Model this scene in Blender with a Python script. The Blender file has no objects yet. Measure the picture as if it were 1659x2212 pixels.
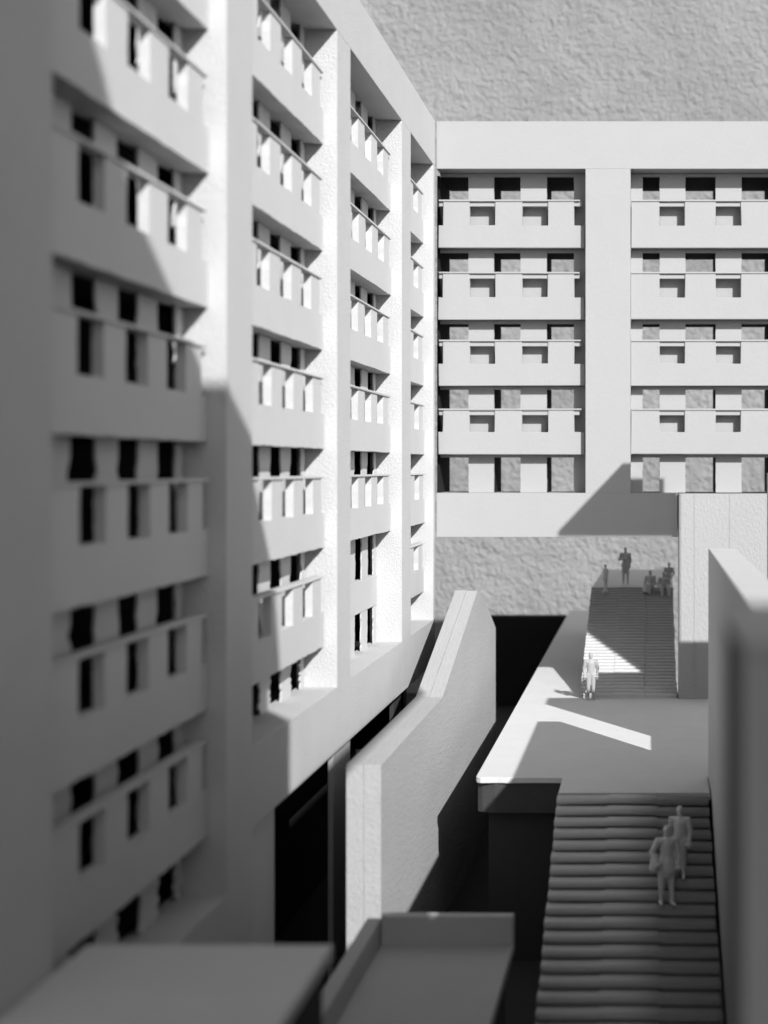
import bpy, bmesh, math, random
from mathutils import Vector, Matrix
random.seed(7)
SC = bpy.context.scene
COL = SC.collection
U = 0.00035            # one design unit in metres: a table-top model about 40 cm high
FPX = 3195.0           # focal length in design units at the back facade

# ------------------------------------------------------------------ camera
cam = bpy.data.cameras.new('camera'); camo = bpy.data.objects.new('camera', cam); COL.objects.link(camo)
camo.location = (0, 0, 0); camo.rotation_euler = (math.radians(90), 0, 0)
cam.sensor_fit = 'VERTICAL'; cam.sensor_height = 36.0; cam.sensor_width = 27.0
cam.lens = FPX / 2212 * 36
cam.shift_x = -(1405 - 829.5) / 2212
cam.shift_y = -(1106 - 1010) / 2212
cam.clip_start = 0.01; cam.clip_end = 60
cam.dof.use_dof = True; cam.dof.focus_distance = 2800 * U; cam.dof.aperture_fstop = cam.lens / (14.5 * U * 1000)
SC.camera = camo

# ------------------------------------------------------------------ light
SUN = Vector((-0.6, 1.0, -0.70)).normalized()
w = bpy.data.worlds.new('World'); SC.world = w; w.use_nodes = True
nt = w.node_tree; bg = nt.nodes['Background']
sky = nt.nodes.new('ShaderNodeTexSky'); sky.sky_type = 'NISHITA'; sky.sun_disc = False
sky.sun_elevation = math.asin(-SUN.z); sky.sun_rotation = math.atan2(-SUN.x, -SUN.y)
bw = nt.nodes.new('ShaderNodeRGBToBW')
nt.links.new(sky.outputs[0], bw.inputs[0]); nt.links.new(bw.outputs[0], bg.inputs[0]); bg.inputs[1].default_value = 0.10
sl = bpy.data.lights.new('sun', 'SUN'); sl.energy = 4.9; sl.angle = math.radians(0.53); sl.color = (1, 1, 1)
so = bpy.data.objects.new('sun', sl); COL.objects.link(so)
so.rotation_euler = SUN.to_track_quat('-Z', 'Y').to_euler(); so.location = (0.6, -1, 1.2)
SC.view_settings.view_transform = 'Standard'; SC.view_settings.look = 'None'
SC.view_settings.exposure = 0.0; SC.view_settings.gamma = 1.0; SC.view_settings.use_curve_mapping = False

# ------------------------------------------------------------------ materials
def mat(name, base, var=0.05, rough=0.7, bump=0.2, bscale=900, lump=0.0, lscale=150, speck=0.0, spec=0.25, grain_dir=None):
    m = bpy.data.materials.new(name); m.use_nodes = True
    n = m.node_tree.nodes; l = m.node_tree.links; p = n['Principled BSDF']
    p.inputs['Roughness'].default_value = rough
    p.inputs['Specular IOR Level'].default_value = spec
    geo = n.new('ShaderNodeNewGeometry')
    pos = geo.outputs['Position']
    if grain_dir:
        mp = n.new('ShaderNodeMapping'); mp.inputs['Scale'].default_value = grain_dir
        l.new(pos, mp.inputs[0]); pos = mp.outputs[0]
    def noise(s, det=4, r=0.6):
        t = n.new('ShaderNodeTexNoise'); t.inputs['Scale'].default_value = s
        t.inputs['Detail'].default_value = det; t.inputs['Roughness'].default_value = r
        l.new(pos, t.inputs['Vector']); return t.outputs['Fac']
    def math_(op, a, b):
        k = n.new('ShaderNodeMath'); k.operation = op
        for i, v in enumerate((a, b)):
            if hasattr(v, 'links'): l.new(v, k.inputs[i])
            else: k.inputs[i].default_value = v
        return k.outputs[0]
    a = noise(45, 5); b = noise(1300, 3)
    v = math_('ADD', math_('MULTIPLY', math_('SUBTRACT', a, 0.5), 2.2 * var), math_('MULTIPLY', math_('SUBTRACT', b, 0.5), 2.4 * var))
    v = math_('MULTIPLY', math_('ADD', v, 1.0), base)
    if speck > 0:                                   # sparse dark pin-holes and specks
        vo = n.new('ShaderNodeTexVoronoi'); vo.inputs['Scale'].default_value = 170; vo.inputs['Randomness'].default_value = 1
        l.new(pos, vo.inputs['Vector'])
        sz = math_('MULTIPLY', noise(60, 2), speck)
        hit = math_('LESS_THAN', vo.outputs['Distance'], math_('SUBTRACT', sz, speck * 0.52))
        v = math_('MULTIPLY', v, math_('SUBTRACT', 1.0, math_('MULTIPLY', hit, 0.6)))
    cb = n.new('ShaderNodeCombineColor')
    for i in range(3): l.new(v, cb.inputs[i])
    l.new(cb.outputs[0], p.inputs['Base Color'])
    h = math_('MULTIPLY', noise(bscale, 4, 0.65), bump)
    if lump > 0: h = math_('ADD', h, math_('MULTIPLY', noise(lscale, 5, 0.6), lump))
    bp = n.new('ShaderNodeBump'); bp.inputs['Strength'].default_value = 1.0; bp.inputs['Distance'].default_value = 0.001
    l.new(h, bp.inputs['Height']); l.new(bp.outputs[0], p.inputs['Normal'])
    return m

M = {}
M['white'] = mat('white_painted_card', 0.67, 0.05, 0.65, 0.16, 1500, 0.22, 330, speck=0.09)
M['rough'] = mat('white_rough_plaster', 0.66, 0.05, 0.75, 0.38, 1500, 0.5, 700, speck=0.08)
M['pier'] = mat('white_brushed_paint', 0.475, 0.03, 0.6, 0.30, 1500, 0.55, 620, grain_dir=(0.8, 0.8, 0.5))
M['card'] = mat('grey_card', 0.6, 0.05, 0.8, 0.15, 1500, 0.2, 200, speck=0.10)
M['floor'] = mat('pale_board', 0.78, 0.06, 0.7, 0.15, 1400, 0.2, 200, speck=0.14)
M['stair'] = mat('corrugated_card', 0.6, 0.10, 0.8, 0.3, 1100, 0.4, 300, grain_dir=(0.15, 1, 1))
M['stairfar'] = mat('fine_corrugated_card', 0.66, 0.10, 0.8, 0.3, 1100, 0.4, 300, grain_dir=(0.15, 1, 1))
M['wallpanel'] = mat('grey_wood_panel', 0.50, 0.085, 0.75, 0.35, 1300, 0.5, 420, speck=0.08, grain_dir=(1, 0.3, 1))
M['dark'] = mat('shade_dark_card', 0.018, 0.2, 0.9, 0.2, 900)  # near-black tone stands in for shade inside windows, undercroft and trench
M['under'] = mat('shade_grey_card', 0.05, 0.15, 0.9, 0.2, 900)  # shade put into the colour of base, undersides and supports
M['backwhite'] = mat('white_paint_dimmed', 0.465, 0.03, 0.65, 0.14, 1500, 0.14, 330, speck=0.05)  # same white paint, darkened to stand in for the facades' light balance
M['fascia'] = mat('dark_card_edge', 0.07, 0.15, 0.85, 0.3, 900)  # even dark tone for the landing sides below the slab
M['column'] = mat('unpainted_grey_board', 0.13, 0.06, 0.8, 0.2, 1100)
M['sunfigure'] = mat('white_figure_dimmed', 0.45, 0.03, 0.5, 0.05, 900)  # same white figure, darkened against glare in direct sun
M['figure'] = mat('white_figure_lifted', 0.92, 0.03, 0.5, 0.05, 900)  # white raised to make up for missing light in the shade

def stucco():
    m = bpy.data.materials.new('grey_stucco'); m.use_nodes = True
    n = m.node_tree.nodes; l = m.node_tree.links; p = n['Principled BSDF']
    p.inputs['Roughness'].default_value = 0.9; p.inputs['Specular IOR Level'].default_value = 0.15
    geo = n.new('ShaderNodeNewGeometry')
    def noise(s, det, dist=0.0):
        t = n.new('ShaderNodeTexNoise'); t.inputs['Scale'].default_value = s; t.inputs['Detail'].default_value = det
        t.inputs['Distortion'].default_value = dist; l.new(geo.outputs['Position'], t.inputs['Vector']); return t.outputs['Fac']
    def mad(a_, k_, c_):
        q = n.new('ShaderNodeMath'); q.operation = 'MULTIPLY_ADD'; q.inputs[1].default_value = k_
        l.new(a_, q.inputs[0])
        if c_ is None: q.inputs[2].default_value = 0
        else: l.new(c_, q.inputs[2])
        return q.outputs[0]
    hgt = mad(noise(45, 3, 0.4), 0.55, mad(noise(135, 4, 0.5), 0.75, mad(noise(420, 3), 0.30, None)))
    bp = n.new('ShaderNodeBump'); bp.inputs['Distance'].default_value = 0.0064; bp.inputs['Strength'].default_value = 1.0
    l.new(hgt, bp.inputs['Height']); l.new(bp.outputs[0], p.inputs['Normal'])
    r = n.new('ShaderNodeMapRange'); r.inputs['From Min'].default_value = 0.3; r.inputs['From Max'].default_value = 0.7
    r.inputs['To Min'].default_value = 0.295; r.inputs['To Max'].default_value = 0.37
    l.new(noise(9, 5), r.inputs['Value'])
    cb = n.new('ShaderNodeCombineColor')
    for i in range(3): l.new(r.outputs[0], cb.inputs[i])
    l.new(cb.outputs[0], p.inputs['Base Color'])
    return m
M['stucco'] = stucco()

# ------------------------------------------------------------------ helpers
def tag(o, label=None, cat=None, group=None, kind=None):
    for k, v in (('label', label), ('category', cat), ('group', group), ('kind', kind)):
        if v: o[k] = v
    return o
def thing(name, loc, label, cat, group=None):
    o = bpy.data.objects.new(name, None); COL.objects.link(o)
    o.location = Vector(loc) * U; o.empty_display_size = 0.02
    return tag(o, label, cat, group)
def wloc(o):
    return o.location + (wloc(o.parent) if o.parent else Vector((0, 0, 0)))
def link(name, mesh, m, loc, parent=None):
    """loc in design units, world; mesh is relative to loc and already in metres"""
    o = bpy.data.objects.new(name, mesh); COL.objects.link(o)
    if m is not None:
        mesh.materials.clear(); mesh.materials.append(M[m])
    L = Vector(loc) * U
    if parent is not None:
        o.parent = parent; L = L - wloc(parent)
    o.location = L
    return o
def to_mesh(bm, name, smooth=False):
    bmesh.ops.recalc_face_normals(bm, faces=bm.faces)
    me = bpy.data.meshes.new(name)
    for v in bm.verts: v.co *= U
    bm.to_mesh(me); bm.free()
    if smooth: me.polygons.foreach_set('use_smooth', [True] * len(me.polygons))
    return me
def box(name, x0, x1, y0, y1, z0, z1, m, parent=None, bev=0.8, jit=0.0):
    bm = bmesh.new()
    c = Vector(((x0 + x1) / 2, (y0 + y1) / 2, z0))
    bmesh.ops.create_cube(bm, size=1)
    for v in bm.verts:
        v.co = Vector((v.co.x * abs(x1 - x0), v.co.y * abs(y1 - y0), (v.co.z + .5) * (z1 - z0)))
        if jit: v.co += Vector([random.uniform(-jit, jit) for _ in range(3)])
    b = min(bev, 0.2 * min(abs(x1 - x0), abs(y1 - y0), abs(z1 - z0)))
    if b > 0: bmesh.ops.bevel(bm, geom=bm.edges[:], offset=b, segments=1, affect='EDGES')
    return link(name, to_mesh(bm, name), m, c, parent)
def prism(name, pts, axis, a0, a1, m, parent=None, bev=0.8):
    """extrude a polygon: axis 'X' takes (y,z) points, axis 'Y' takes (x,z), axis 'Z' takes (x,y)"""
    bm = bmesh.new()
    def P(p, a):
        return {'X': Vector((a, p[0], p[1])), 'Y': Vector((p[0], a, p[1])), 'Z': Vector((p[0], p[1], a))}[axis]
    A = [P(p, a0) for p in pts]; B = [P(p, a1) for p in pts]
    c = sum(A + B, Vector()) / (2 * len(pts)); c.z = min(v.z for v in A + B)
    va = [bm.verts.new(v - c) for v in A]; vb = [bm.verts.new(v - c) for v in B]
    bm.faces.new(va); bm.faces.new(list(reversed(vb)))
    k = len(pts)
    for i in range(k): bm.faces.new((va[i], va[(i + 1) % k], vb[(i + 1) % k], vb[i]))
    bmesh.ops.recalc_face_normals(bm, faces=bm.faces)
    if bev: bmesh.ops.bevel(bm, geom=bm.edges[:], offset=bev, segments=1, affect='EDGES')
    return link(name, to_mesh(bm, name), m, c, parent)

# ------------------------------------------------------------------ the setting
BASE = -800.0
g = box('ground', -22000, 22000, -22000, 5249, BASE - 40, BASE, 'under', None, 0); tag(g, kind='structure')
sw = box('stucco_wall', -9000, 9000, 5250, 5420, BASE - 39, 4200, 'stucco', None, 0)
tag(sw, 'rough light grey stucco wall standing behind the white model', 'wall')

# ------------------------------------------------------------------ facade pieces in (s, n, z): s along the facade, n into it
class Left:
    @staticmethod
    def box(name, s0, s1, n0, n1, z0, z1, m, parent, bev=0.8, jit=0.0):
        return box(name, -465 - n1, -465 - n0, s0, s1, z0, z1, m, parent, bev, jit)
    @staticmethod
    def pt(s, n, z): return Vector((-465 - n, s, z))
class Back:
    @staticmethod
    def box(name, s0, s1, n0, n1, z0, z1, m, parent, bev=0.8, jit=0.0):
        return box(name, s0, s1, 3195 + n0, 3195 + n1, z0, z1, m, parent, bev, jit)
    @staticmethod
    def pt(s, n, z): return Vector((s, 3195 + n, z))
pcache = {}
def comb_mesh(Fr, key, W, H, hz, gaps, th):
    """crenellated parapet: full strip below hz, gaps cut down to hz"""
    if key in pcache: return pcache[key]
    cuts = [(0, hz if gaps and gaps[0][0] <= 0 else H)]
    pts = [(0, 0), (W, 0)]
    top = []
    s = 0.0
    for a, b in gaps:
        if a > s: top += [(s, H), (a, H)]
        top += [(a, hz), (b, hz)]; s = b
    if s < W: top += [(s, H), (W, H)]
    clean = []
    for p in top:
        if not clean or (abs(clean[-1][0] - p[0]) + abs(clean[-1][1] - p[1])) > 1e-4: clean.append(p)
    pts += list(reversed(clean))
    pts = [p for i, p in enumerate(pts) if (abs(p[0] - pts[i - 1][0]) + abs(p[1] - pts[i - 1][1])) > 1e-4]
    fine = []
    for p, q in zip(pts, pts[1:] + pts[:1]):
        L = math.hypot(q[0] - p[0], q[1] - p[1]); k = 1 if Fr is Back else max(1, int(L / 13))
        fine += [(p[0] + (q[0] - p[0]) * i / k, p[1] + (q[1] - p[1]) * i / k) for i in range(k)]
    pts = fine
    bm = bmesh.new(); o = Fr.pt(0, 0, 0)
    j = [(random.uniform(-.9, .9), random.uniform(-.8, .8)) for _ in pts]
    va = [bm.verts.new(Fr.pt(p[0] + q[0], 0, p[1] + q[1]) - o) for p, q in zip(pts, j)]
    vb = [bm.verts.new(Fr.pt(p[0] + q[0], th, p[1] + q[1]) - o) for p, q in zip(pts, j)]
    bm.faces.new(va); bm.faces.new(list(reversed(vb))); k = len(pts)
    for i in range(k): bm.faces.new((va[i], va[(i + 1) % k], vb[(i + 1) % k], vb[i]))
    bmesh.ops.recalc_face_normals(bm, faces=bm.faces)
    if Fr is Back: bmesh.ops.bevel(bm, geom=bm.edges[:], offset=0.7, segments=1, affect='EDGES')
    pcache[key] = to_mesh(bm, 'parapet'); return pcache[key]
def parapet(Fr, key, s0, s1, zb, H, hz, gaps, parent, n0=20, th=11, m='white'):
    me = comb_mesh(Fr, (key, round(H)), s1 - s0, H, hz, gaps, th)
    dn = random.uniform(-1.5, 1.5)
    p = link('parapet', me, m, Fr.pt(s0, n0 + dn, zb), parent)
    if Fr is Back: Fr.box('rail', s0 + 1, s1 - 6 - random.uniform(0, 6), n0 + dn + 3, n0 + dn + 8, zb + H - 11, zb + H - 1.2, m, p, 0.5, 0.3)
    Fr.box('coping', s0 + 1, s1 - 6 - random.uniform(0, 6), n0 + dn - 2.2, n0 + dn + th + 1, zb + H - 0.6, zb + H + 3.0, m, p, 0.5, 0.3)
    return p
pier_var = {}
def pier_mesh(Fr, wd, h, k, rag, th):
    key = (Fr.__name__, round(wd), round(h), k, rag)
    if key in pier_var: return pier_var[key]
    rnd = random.Random(hash((round(wd), round(h), k)) & 0xffff)
    nrow = 13; bm = bmesh.new(); o = Fr.pt(0, 0, 0); L = []; R = []
    for i in range(nrow + 1):
        z = h * i / nrow; a = rag if z < h * 0.78 else 0.4
        L.append((rnd.uniform(-a * .6, a), z)); R.append((wd + rnd.uniform(-a, a * .6), z))
    ring = L + list(reversed(R))
    va = [bm.verts.new(Fr.pt(p[0], 0, p[1]) - o) for p in ring]; vb = [bm.verts.new(Fr.pt(p[0], th, p[1]) - o) for p in ring]
    n = len(ring); m2 = nrow + 1
    for i in range(nrow):
        bm.faces.new((va[i], va[i + 1], va[n - 2 - i], va[n - 1 - i])); bm.faces.new((vb[i], vb[i + 1], vb[n - 2 - i], vb[n - 1 - i]))
    for i in range(n): bm.faces.new((va[i], va[(i + 1) % n], vb[(i + 1) % n], vb[i]))
    pier_var[key] = to_mesh(bm, 'pier'); return pier_var[key]
def pier(Fr, s0, s1, z0, z1, parent, rag, n0=48, m='white', th=2.5):
    return link('pier', pier_mesh(Fr, s1 - s0, z1 - z0, random.randrange(5), rag, th), m, Fr.pt(s0, n0 + random.uniform(-.8, .8), z0), parent)

# ------------------------------------------------------------------ left building
LB = thing('model_building', (-580, 2100, BASE), 'long white model apartment block with deep balcony bays receding along the court', 'model building')
PIL = [(1040, 1150), (1623, 1728), (2195, 2293), (2767, 2869), (3168, 3190)]
OPEN = [(1150, 1623), (1728, 2195), (2293, 2767), (2869, 3168)]
ZB = [480, 322, 175, 28, -118, -265, -403]
NPAR = [7, 6, 5, 6]
for i, (a, b) in enumerate(PIL):
    lo = -600 if i == 0 else (BASE if i == 1 else -421)
    Left.box('pillar', a, b, 0, 60, lo, 650, 'rough', LB, 0.3)
Left.box('top_beam', 1040, 3190, 0, 235, 650.1, 748, 'rough', LB, 0.3)
Left.box('coping_strip', 1040, 3190, 2, 8, 748.3, 750.5, 'white', LB, 0.6)
for a, b in OPEN[1:]: Left.box('bottom_beam', a + .05, b - .05, 0.1, 60, -421, -326, 'rough', LB, 0.2)
Left.box('bottom_beam', 1150.05, 1622.95, 0.1, 60, -600, -469, 'rough', LB, 0.2)
Left.box('rear_wall', 1040, 3190, 236, 250, -600, 748, 'white', LB, 1)
Left.box('shade_lining', 1041, 3189, 230, 235.5, -600, 649, 'dark', LB, 0)  # near-black sheet standing in for unlit rooms
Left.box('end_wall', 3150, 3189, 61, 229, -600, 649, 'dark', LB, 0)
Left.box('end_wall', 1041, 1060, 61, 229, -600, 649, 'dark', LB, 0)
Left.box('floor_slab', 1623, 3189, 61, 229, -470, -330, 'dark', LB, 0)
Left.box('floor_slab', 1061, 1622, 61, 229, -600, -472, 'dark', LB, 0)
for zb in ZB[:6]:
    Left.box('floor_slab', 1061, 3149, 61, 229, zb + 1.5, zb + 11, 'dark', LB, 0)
for bi, (s0, s1) in enumerate(OPEN):
    W = s1 - s0
    # parapet gaps measured from the far jamb
    gaps = [(W - 22, W)]; x = W - 75
    while x - 61 > 40:
        gaps.append((x - 61, x)); x -= 116
    if bi < 3: gaps.append((0, 22))
    gaps = sorted(gaps)
    # window slots, also from the far jamb
    slots = []; x = W - 26
    while x - 58 > 20:
        slots.append((x - 58, x)); x -= 115
    piers = []; e = W - 1.3
    for a, b in slots: piers.append((b, e)); e = a
    piers.append((0, e))
    zs = ZB[:NPAR[bi]]
    for r, zb in enumerate(zs):
        parapet(Left, ('L', bi), s0 + 1.5, s1 - 1.5, zb, 103, 51, [(max(0, a - 1.5), min(W - 3, b - 1.5)) if b < W else (a - 1.5, W - 3) for a, b in gaps], LB)
        Left.box('balcony_slab', s0 + 1, s1 - 1, 31.5, 60, zb + 0.6, zb + 12, 'white', LB, 0.4)
    sill = -469 if bi == 0 else -326
    levels = [650] + zs
    for r in range(len(levels)):
        ztop = levels[r]; zbot = levels[r + 1] + 12 if r + 1 < len(levels) else sill
        if bi == 2 and r == len(levels) - 1:
            for a, b in piers:
                pier(Left, s0 + a, s0 + b, -199, ztop, LB, 3); pier(Left, s0 + a, s0 + b, sill, -257, LB, 3)
            Left.box('panel', s0 + 1, s1 - 1, 47, 59, -256.5, -199.5, 'white', LB, 0.5)
        else:
            for a, b in piers: pier(Left, s0 + a, s0 + b, zbot + 0.3, ztop - 0.3, LB, 7)
# undercroft below the lower beam
Left.box('column', 1790, 1900, 18, 26, BASE, -422, 'white', LB)
Left.box('column', 2205, 2330, 8, 16, BASE, -422, 'card', LB)
Left.box('column', 2780, 2870, 18, 26, BASE, -422, 'under', LB)
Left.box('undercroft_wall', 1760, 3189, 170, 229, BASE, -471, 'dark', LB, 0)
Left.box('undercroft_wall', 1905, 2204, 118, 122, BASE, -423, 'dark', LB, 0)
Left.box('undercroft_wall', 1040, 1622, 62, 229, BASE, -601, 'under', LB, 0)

# ------------------------------------------------------------------ back building (bridge block)
BB = thing('model_building', (0, 3300, BASE), 'white model block with two balcony bays bridging over the stairs against the stucco wall', 'model building')
BZ = [478, 322, 178, 29]; BH = [101, 100, 97, 96]
Back.box('top_beam', -462, 1100, 0, 216, 645.5, 748, 'backwhite', BB, 0.4)
Back.box('pillar', -140, -43, 0, 62, -54.9, 645.4, 'backwhite', BB, 0)
Back.box('pillar', 335, 450, 0, 216, BASE, 645, 'backwhite', BB, 1)
Back.box('shade_wing', 451, 1100, 6, 216, BASE, 645, 'white', BB, 1)  # unseen solid block, added to shade the far landing and platform
Back.box('bottom_beam', -462, 59, 0, 216, -150, -55, 'backwhite', BB, 0.3)
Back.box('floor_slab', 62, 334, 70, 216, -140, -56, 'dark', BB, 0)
Back.box('shade_ceiling', -461, 334, 60, 215, 637, 644.8, 'dark', BB, 0)  # dark sheet added to blacken the shaded window tops
Back.box('cross_wall', -468, -462.5, 50, 215, -55, 640, 'dark', BB, 0)  # dark face put in for the shaded side of the first window
BAYS = [(-462, -140), (-43, 335)]
k = 1.0
bgaps = [[(0, 10), (68, 123), (182, 238), (295, 322)], [(62, 117), (184, 239), (306, 361)]]
bslots = [[(0, 63), (119, 177), (235, 294)], [(26, 63), (120, 186), (243, 305)]]
for bi, (s0, s1) in enumerate(BAYS):
    W = s1 - s0
    gl = bgaps[bi]
    for zb, H in zip(BZ, BH):
        gg = [(a, min(b, W - 4)) for a, b in gl]
        parapet(Back, ('B', bi), s0 + 1, s1 - 3, zb, H, 48, gg, BB, m='backwhite', th=14)
        Back.box('balcony_slab', s0 + 1, s1 - 1, 34.5, 60, zb + .6, zb + 11, 'backwhite', BB, 0.4)
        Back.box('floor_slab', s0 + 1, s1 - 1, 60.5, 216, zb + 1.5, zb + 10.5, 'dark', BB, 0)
    sl_ = bslots[bi]; e = 0; piers = []
    for a, b in sl_:
        if a - e > 1: piers.append((e, a))
        e = b
    piers.append((e, W))
    levels = [645] + BZ
    for r in range(len(levels)):
        ztop = levels[r]; zbot = levels[r + 1] + 11 if r + 1 < len(levels) else -55
        for a, b in piers:
            pier(Back, s0 + a, s0 + b, zbot + .3, ztop - .3, BB, 0.6, m='backwhite', th=10)
            Back.box('cross_wall', s0 + a + .8, s0 + b - .8, 59, 214, zbot + .3, ztop - .3, 'dark', BB, 0)  # pier body coloured near-black for the unlit window tunnels
        Back.box('lintel', s0 + 1, s1 - 1, 49.5, 57, ztop - 7, ztop - .5, 'backwhite', BB, 0)

# ------------------------------------------------------------------ pier under the bridge block
PW = thing('pier_wall', (190, 3230, BASE), 'tall white brush-painted pier wall carrying the bridge block beside the far stairs', 'wall')
for a, b in ((61, 94.98), (95.02, 170.98), (171.02, 334)):
    box('panel', a, b, 3186, 3262, BASE, -56.5, 'pier', PW, 0)
for a in (95, 171): box('seam', a - .7, a + .7, 3185.2, 3185.95, -480, -58, 'pier', PW, 0)

# ------------------------------------------------------------------ landing
LD = thing('landing', (-60, 3500, BASE), 'pale landing platform crossing the court below the bridge block with a chipped corner', 'platform')
edge = [(-281, 2386), (-279, 2380), (-273, 2375), (-246, 2377), (-231, 2374.5), (-188, 2376), (-141, 2375), (-141, 2252), (92, 2252), (92, 2380), (190, 2384), (190, 3184), (60, 3184), (60, 5160), (-281, 5160)]
prism('slab', edge, 'Z', -507, -498, 'floor', LD, 0.6)
prism('fascia', [(-279, 2392), (-271, 2386), (-250, 2380), (-143, 2378), (-143, 2260), (90, 2260), (90, 2384), (188, 2388), (188, 3180), (58, 3180), (58, 5158), (-279, 5158)], 'Z', -556, -507.5, 'fascia', LD, 0.6)
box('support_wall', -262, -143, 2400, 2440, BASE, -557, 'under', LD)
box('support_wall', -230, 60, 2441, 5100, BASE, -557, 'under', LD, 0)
box('trim_strip', -140, 91, 2253, 2300, -497.6, -495.5, 'floor', LD, 0.5)

# ------------------------------------------------------------------ stairs
def step_mesh(w, tread, rise, uc, name):
    """rounded card flute: riser, round nose, tread; the strip is glued from three lengths"""
    prof = [(tread * uc, -rise * 1.6), (tread * uc, rise * .05), (tread * .12 * min(1, uc * 2), rise * .02), (0, rise * .22), (tread * .02, rise * .62), (tread * .12, rise * .9), (tread * .30, rise), (tread * 1.0, rise * .94), (tread * 1.52, rise * .9), (tread * 1.52, -rise * .6)]
    rnd = random.Random(len(name) + int(w))
    xs = [0, .335, .34, .66, .665, 1.0]; off = [(0, 0), (0, 0), (-.12, .16), (-.12, .10), (.07, -.14), (.07, -.18)]
    bm = bmesh.new(); rows = []
    for x, (dy, dz) in zip(xs, off):
        rows.append([bm.verts.new(Vector((x * w, p[0] + dy * tread * .55, p[1] + dz * rise))) for p in prof])
    for a, b in zip(rows[:-1], rows[1:]):
        for i in range(len(prof) - 1): bm.faces.new((a[i], b[i], b[i + 1], a[i + 1]))
    bm.faces.new(rows[0]); bm.faces.new(list(reversed(rows[-1])))
    return to_mesh(bm, name, uc > .2)
def stairs(name, label, x0, x1, y0, z0, tread, rise, n, wedge_low, grow):
    """y0,z0: foot of the first (lowest) step"""
    T = thing(name, ((x0 + x1) / 2, y0, z0), label, 'stairs')
    ms = [step_mesh(x1 - x0, tread, rise, grow, 'step' + 'a' * k) for k in range(3)]
    for i in range(n):
        o = link('step', ms[i % 3], 'stair' if tread > 20 else 'stairfar', (x0 + random.uniform(-.8, .8), y0 + i * tread, z0 + i * rise), T)
        o.rotation_euler.z = random.uniform(-.004, .004)
    ytop = y0 + n * tread; ztop = z0 + n * rise
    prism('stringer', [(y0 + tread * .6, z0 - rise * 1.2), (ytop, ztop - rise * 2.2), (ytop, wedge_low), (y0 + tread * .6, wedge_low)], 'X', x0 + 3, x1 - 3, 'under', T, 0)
    return T
NS = 22
stairs('stairs', 'near flight of ribbed card stairs rising from the dark to the pale landing', -141, 88, 2252 - NS * 26, -498 - NS * 10.66, 26, 10.66, NS, BASE, 0.5)
FS = stairs('stairs', 'far flight of finely ribbed card stairs behind the bridge with a sunlit triangle', -152, 57, 3197, -493, 16.8, 5.0, 37, -498, 0.03)
ftop = 3197 + 37 * 16.8; fz = -493 + 37 * 5.0
prism('platform', [(-150, ftop), (59, ftop), (59, 4478), (-143, 4478)], 'Z', -498, fz - .5, 'floor', FS, 0.7)

# ------------------------------------------------------------------ kinked ramp wall
h = 400.0
RW = thing('ramp_wall', (-.965 * h, 2600, BASE), 'thick grey laminated wall with a kinked top between the block and the dark gap', 'wall')
prof = [(4.977 * h, BASE), (4.977 * h, -h), (6.455 * h, -h), (7.76 * h, -.644 * h), (8.05 * h, -.70 * h), (8.68 * h, -.937 * h), (8.68 * h, BASE)]
prism('panel', prof, 'X', -1.024 * h, -.9662 * h, 'wallpanel', RW, 0.4)
prism('panel', [(y + (1.5 if i in (0, 1) else 0), z - (0.8 if z > BASE else 0)) for i, (y, z) in enumerate(prof)], 'X', -.9657 * h, -.908 * h, 'wallpanel', RW, 0.5)


# ------------------------------------------------------------------ dark trench end
KW = thing('trench_wall', (-420, 4980, BASE), 'dark cross wall closing the far end of the trench beside the landing', 'wall')
box('panel', -640, -285, 4960, 5010, BASE, -499, 'dark', KW, 0.6)  # near-black colour stands in for the unlit trench

# ------------------------------------------------------------------ low terrace and foreground block
TR = thing('terrace', (-240, 1600, BASE), 'low grey terrace tray with a raised rim in front of the trench', 'platform')
box('floor', -327, -166, 1250, 1790, -590, -578, 'card', TR)
box('rim', -327, -166, 1790.5, 1806, -590, -543, 'card', TR, 1.5, 0.5)
box('rim', -345, -327.5, 1240, 1800, -590, -548, 'card', TR, 1.5)
box('support_wall', -320, -175, 1260, 1780, BASE, -590.5, 'under', TR, 0)
FB = thing('foreground_block', (-360, 1000, BASE), 'blurred flat grey block top lying against the long building beside the terrace', 'block')
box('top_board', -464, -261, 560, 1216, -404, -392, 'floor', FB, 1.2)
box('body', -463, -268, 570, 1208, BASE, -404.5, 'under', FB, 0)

# ------------------------------------------------------------------ right-hand wall along the near stairs
RT = thing('side_wall', (115, 1540, BASE), 'white side wall with a sunlit top running along the near stairs', 'wall')
box('panel', 93, 138, 712, 2377, BASE, -130, 'white', RT, 1.2)
NB = thing('corner_block', (110, 632, BASE), 'strongly blurred block with sunlit top and dark side beside the near stairs', 'block')
box('body', 36, 188, 573, 704, BASE, -71, 'dark', NB, 0)  # side coloured near-black to stand for its shade
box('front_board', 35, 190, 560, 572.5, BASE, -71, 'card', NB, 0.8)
box('top_board', 35, 190, 560, 705, -70.5, -65, 'white', NB, 0.8)

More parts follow.
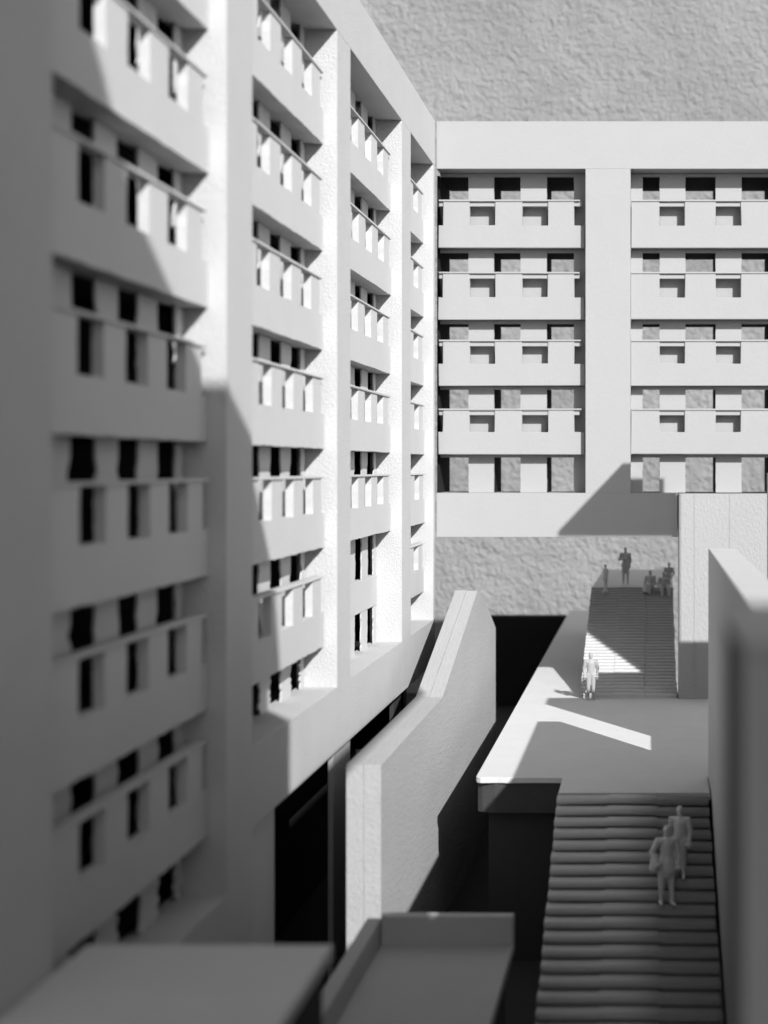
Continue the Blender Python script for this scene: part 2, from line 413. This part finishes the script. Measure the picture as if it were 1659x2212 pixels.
# ------------------------------------------------------------------ unseen blocks right of the frame, shaped to shade the court
EB = thing('model_building', (430, -200, BASE), 'unseen tall white model block with a gable shaped to shade the court', 'model building')
for pts in ([(640, BASE), (640, 300), (560, 300), (560, 330), (415, 330), (415, 782), (381, 918), (285, 1044), (250, 1063), (250, BASE)],
            [(249.9, BASE), (249.9, 255), (-59.9, 255), (-59.9, BASE)],
            [(249.9, 368), (249.9, 1063), (191, 1095), (19, 1214), (-46, 1254), (-59.9, 1262), (-59.9, 368)],
            [(-60, BASE), (-60, 1262), (-116, 1295), (-181, 1371), (-218, 1420), (-300, 1500), (-900, 1500), (-900, BASE)]):
    prism('shade_gable', pts, 'X', 400, 430, 'white', EB, 0)  # outline fits the facade shadow; steps and opening shaped to steer sun
box('shade_bar', 402, 412, 415.2, 1250, 546, 586, 'white', EB, 0)  # added unseen bar, keeps sun off the undercroft posts
box('body', 431, 700, -880, -140, BASE, 900, 'white', EB, 1)
SB = thing('stepped_block', (440, 2457, BASE), 'unseen low white block stepped to fit its shadows on the landing', 'block')
box('lower_step', 197, 340, 2415, 2500, BASE, -9, 'white', SB)
box('upper_step', 340.5, 760, 2415, 2500, BASE, 106, 'white', SB)  # unseen; heights set so the block's shadow fits pier and landing
LP = box('unseen_low_wall', 197, 240, 2080, 2414, BASE, -268, 'white'); tag(LP, 'unseen low white wall sized to shade the landing', 'wall')  # unseen wall, placed to cut sunlight off the landing
CN = thing('shadow_caster', (457, 2530, BASE), 'unseen white slab on a thin post, added to shade the bridge block', 'shadow_caster')
prism('caster_slab', [(328, 2549), (446, 2549), (572, 2338), (314, 2338)], 'Z', 450, 462, 'white', CN, 0.6)  # made-up unseen slab casting the wedge shadow on the bridge block
box('post', 453, 461, 2516, 2524, BASE, 449.5, 'white', CN, 0.5)

# ------------------------------------------------------------------ people
def capsule(bm, a, b, ra, rb, seg=10, flat=1.0):
    a = Vector(a); b = Vector(b); d = b - a; L = d.length
    q = d.to_track_quat('Z', 'Y') if L > 1e-6 else Matrix.Identity(3).to_quaternion()
    rings = [(-ra, 0.05), (-ra * .7, ra * .71), (0, ra), (L, rb), (L + rb * .7, rb * .71), (L + rb, 0.05 * rb)]
    rows = []
    for z, r in rings:
        row = []
        for i in range(seg):
            t = 2 * math.pi * i / seg
            v = q @ Vector((r * math.cos(t), r * math.sin(t), z)); v.y *= 1; row.append(bm.verts.new(a + Vector((v.x, v.y * flat, v.z))))
        rows.append(row)
    for r0, r1 in zip(rows[:-1], rows[1:]):
        for i in range(seg): bm.faces.new((r0[i], r0[(i + 1) % seg], r1[(i + 1) % seg], r1[i]))
    bm.faces.new(list(reversed(rows[0]))); bm.faces.new(rows[-1])
def person(label, loc, rotz, parts, H=101.0, m='figure'):
    bm = bmesh.new()
    for p in parts: capsule(bm, *p)
    bmesh.ops.recalc_face_normals(bm, faces=bm.faces)
    me = bpy.data.meshes.new('tmp'); bm.to_mesh(me); bm.free()
    o = bpy.data.objects.new('tmp', me); COL.objects.link(o)
    r = o.modifiers.new('r', 'REMESH'); r.mode = 'VOXEL'; r.voxel_size = 0.0105
    s = o.modifiers.new('s', 'SMOOTH'); s.iterations = 3; s.factor = 0.5
    dg = bpy.context.evaluated_depsgraph_get(); dg.update()
    m2 = bpy.data.meshes.new_from_object(o.evaluated_get(dg)); m2.name = 'person'
    bpy.data.objects.remove(o); bpy.data.meshes.remove(me)
    zmin = min(v.co.z for v in m2.vertices)
    for v in m2.vertices: v.co = Vector((v.co.x, v.co.y, v.co.z - zmin)) * (H * U)
    m2.polygons.foreach_set('use_smooth', [True] * len(m2.polygons))
    ob = link('person', m2, m, loc); ob.rotation_euler.z = rotz
    return tag(ob, label, 'person', 'white scale figures on the stairs')
# unit figure faces -Y
def head(x=0, y=0, z=0):
    return [((x, y, .845 + z), (x, y, .88 + z), .030, .030), ((x, y - .008, .915 + z), (x, y - .004, .950 + z), .043, .045, 12),
            ((x, y - .045, .925 + z), (x, y - .058, .918 + z), .010, .007, 6)]
def torso(w=.105, belly=.085):
    return [((0, 0, .53), (0, 0, .64), .082, belly, 12, .78), ((0, 0, .64), (0, 0, .765), belly, w * .86, 12, .75),
            ((-w * .95, 0, .795), (w * .95, 0, .795), .047, .047)]
def leg(s, spread=.052, step=0.0, r=1.0):
    return [((s * .050, 0, .52), (s * spread, step * .4, .28), .066 * r, .046 * r), ((s * spread, step * .4, .28), (s * spread * 1.08, step, .045), .045 * r, .028 * r),
            ((s * spread * 1.08, step + .005, .022), (s * spread * 1.35, step - .085, .018), .026, .022)]
def arm(s, elbow, hand, sh=.118):
    e = Vector(elbow); hnd = Vector(hand); out = hnd + (hnd - e).normalized() * .05
    L = [((s * sh, 0, .79), elbow, .042, .034), (elbow, hand, .034, .023), (hand, tuple(out), .024, .018)]
    for k in range(-1, 2):                       # fingers and thumb
        L.append((tuple(out), tuple(out + (hnd - e).normalized() * .03 + Vector((k * .014, 0, 0))), .010, .008, 6))
    L.append((hand, tuple(hnd + (hnd - e).normalized() * .035 + Vector((-s * .028, -.012, 0))), .010, .008, 6))
    return L
stand = head() + torso() + leg(-1) + leg(1) + arm(-1, (-.145, .01, .63), (-.135, -.03, .50)) + arm(1, (.145, .01, .63), (.135, -.03, .50))
folded = head() + torso(.11, .09) + leg(-1, .05, .03) + leg(1, .06, -.03) + arm(-1, (-.165, -.02, .66), (-.02, -.10, .68)) + arm(1, (.14, .0, .62), (.11, -.05, .48)) \
    + [((0, 0, .55), (0, 0, .40), .098, .108, 12, .8)]
narrow = head() + torso(.085, .075) + leg(-1, .035) + leg(1, .035) + arm(-1, (-.105, .01, .63), (-.09, -.03, .50), .09) + arm(1, (.105, .01, .63), (.09, -.03, .50), .09) \
    + [((0, 0, .012), (0, -.01, .014), .095, .095, 14)]
def seated(lean=0.0, skirt=False):
    P = [(a[0], a[1]) + tuple(a[2:]) for a in head() + torso()] + arm(-1, (-.15, -.03, .64), (-.09, -.19, .56)) + arm(1, (.15, -.03, .64), (.09, -.19, .56))
    for s in (-1, 1):
        P += [((s * .05, 0, .53), (s * .085, -.21, .61), .066, .048), ((s * .085, -.21, .61), (s * .085, -.28, .42), .046, .030), ((s * .085, -.285, .405), (s * .10, -.36, .395), .026, .022)]
    if skirt: P += [((0, -.02, .55), (0, -.20, .56), .09, .10, 12), ((0, -.20, .55), (0, -.24, .47), .10, .085, 12)]
    return P
bag = stand[:6] + leg(-1, .06, .03) + leg(1, .06, -.02) + arm(-1, (-.20, -.02, .66), (-.15, -.10, .56)) + arm(1, (.15, .0, .63), (.14, -.05, .50)) \
    + [((0, 0, .55), (0, 0, .42), .10, .115, 12, .85), ((-.17, -.05, .58), (-.17, -.05, .48), .055, .07, 12)]
Lz = -498
def fzat(y): return -493 + (y - 3197) / 16.8 * 5.0 + 5.0
def nzat(y): return -498 - math.ceil((2252 - y) / 26) * 10.66 + 10.66
person('white standing figure at the foot of the far stairs with arms hanging', (-128, 3172, -497.6), .15, stand, 101, 'sunfigure')
person('white figure in a long coat with folded arm standing on the top platform', (-66, 3905, fz - .3), .1, folded, 97)
person('thin white figure on a round disc at the top edge of the far stairs', (-114, 3761, fzat(3761) - .6), -.9, narrow, 70)
person('white seated figure in a wide skirt on the top steps of the far stairs', (0, 3790, fzat(3757) - 1), -.35, seated(skirt=True), 96)
person('white seated figure with knees apart beside the pier at the stair top', (34, 3776, fzat(3743) - 1), .15, seated(), 98)
person('white figure sitting behind the others against the pier at the stair top', (50, 3960, fz - .3), -.2, seated(), 88)
person('blurred white figure with a bag and long coat walking down the near stairs', (22, 2004, nzat(1999)), .25, bag, 108)
person('blurred slim white figure a few steps higher on the near stairs', (41, 2062, nzat(2056)), -.2, stand, 101)

# ------------------------------------------------------------------ render settings
SC.render.engine = 'CYCLES'
SC.cycles.max_bounces = 6; SC.cycles.diffuse_bounces = 1
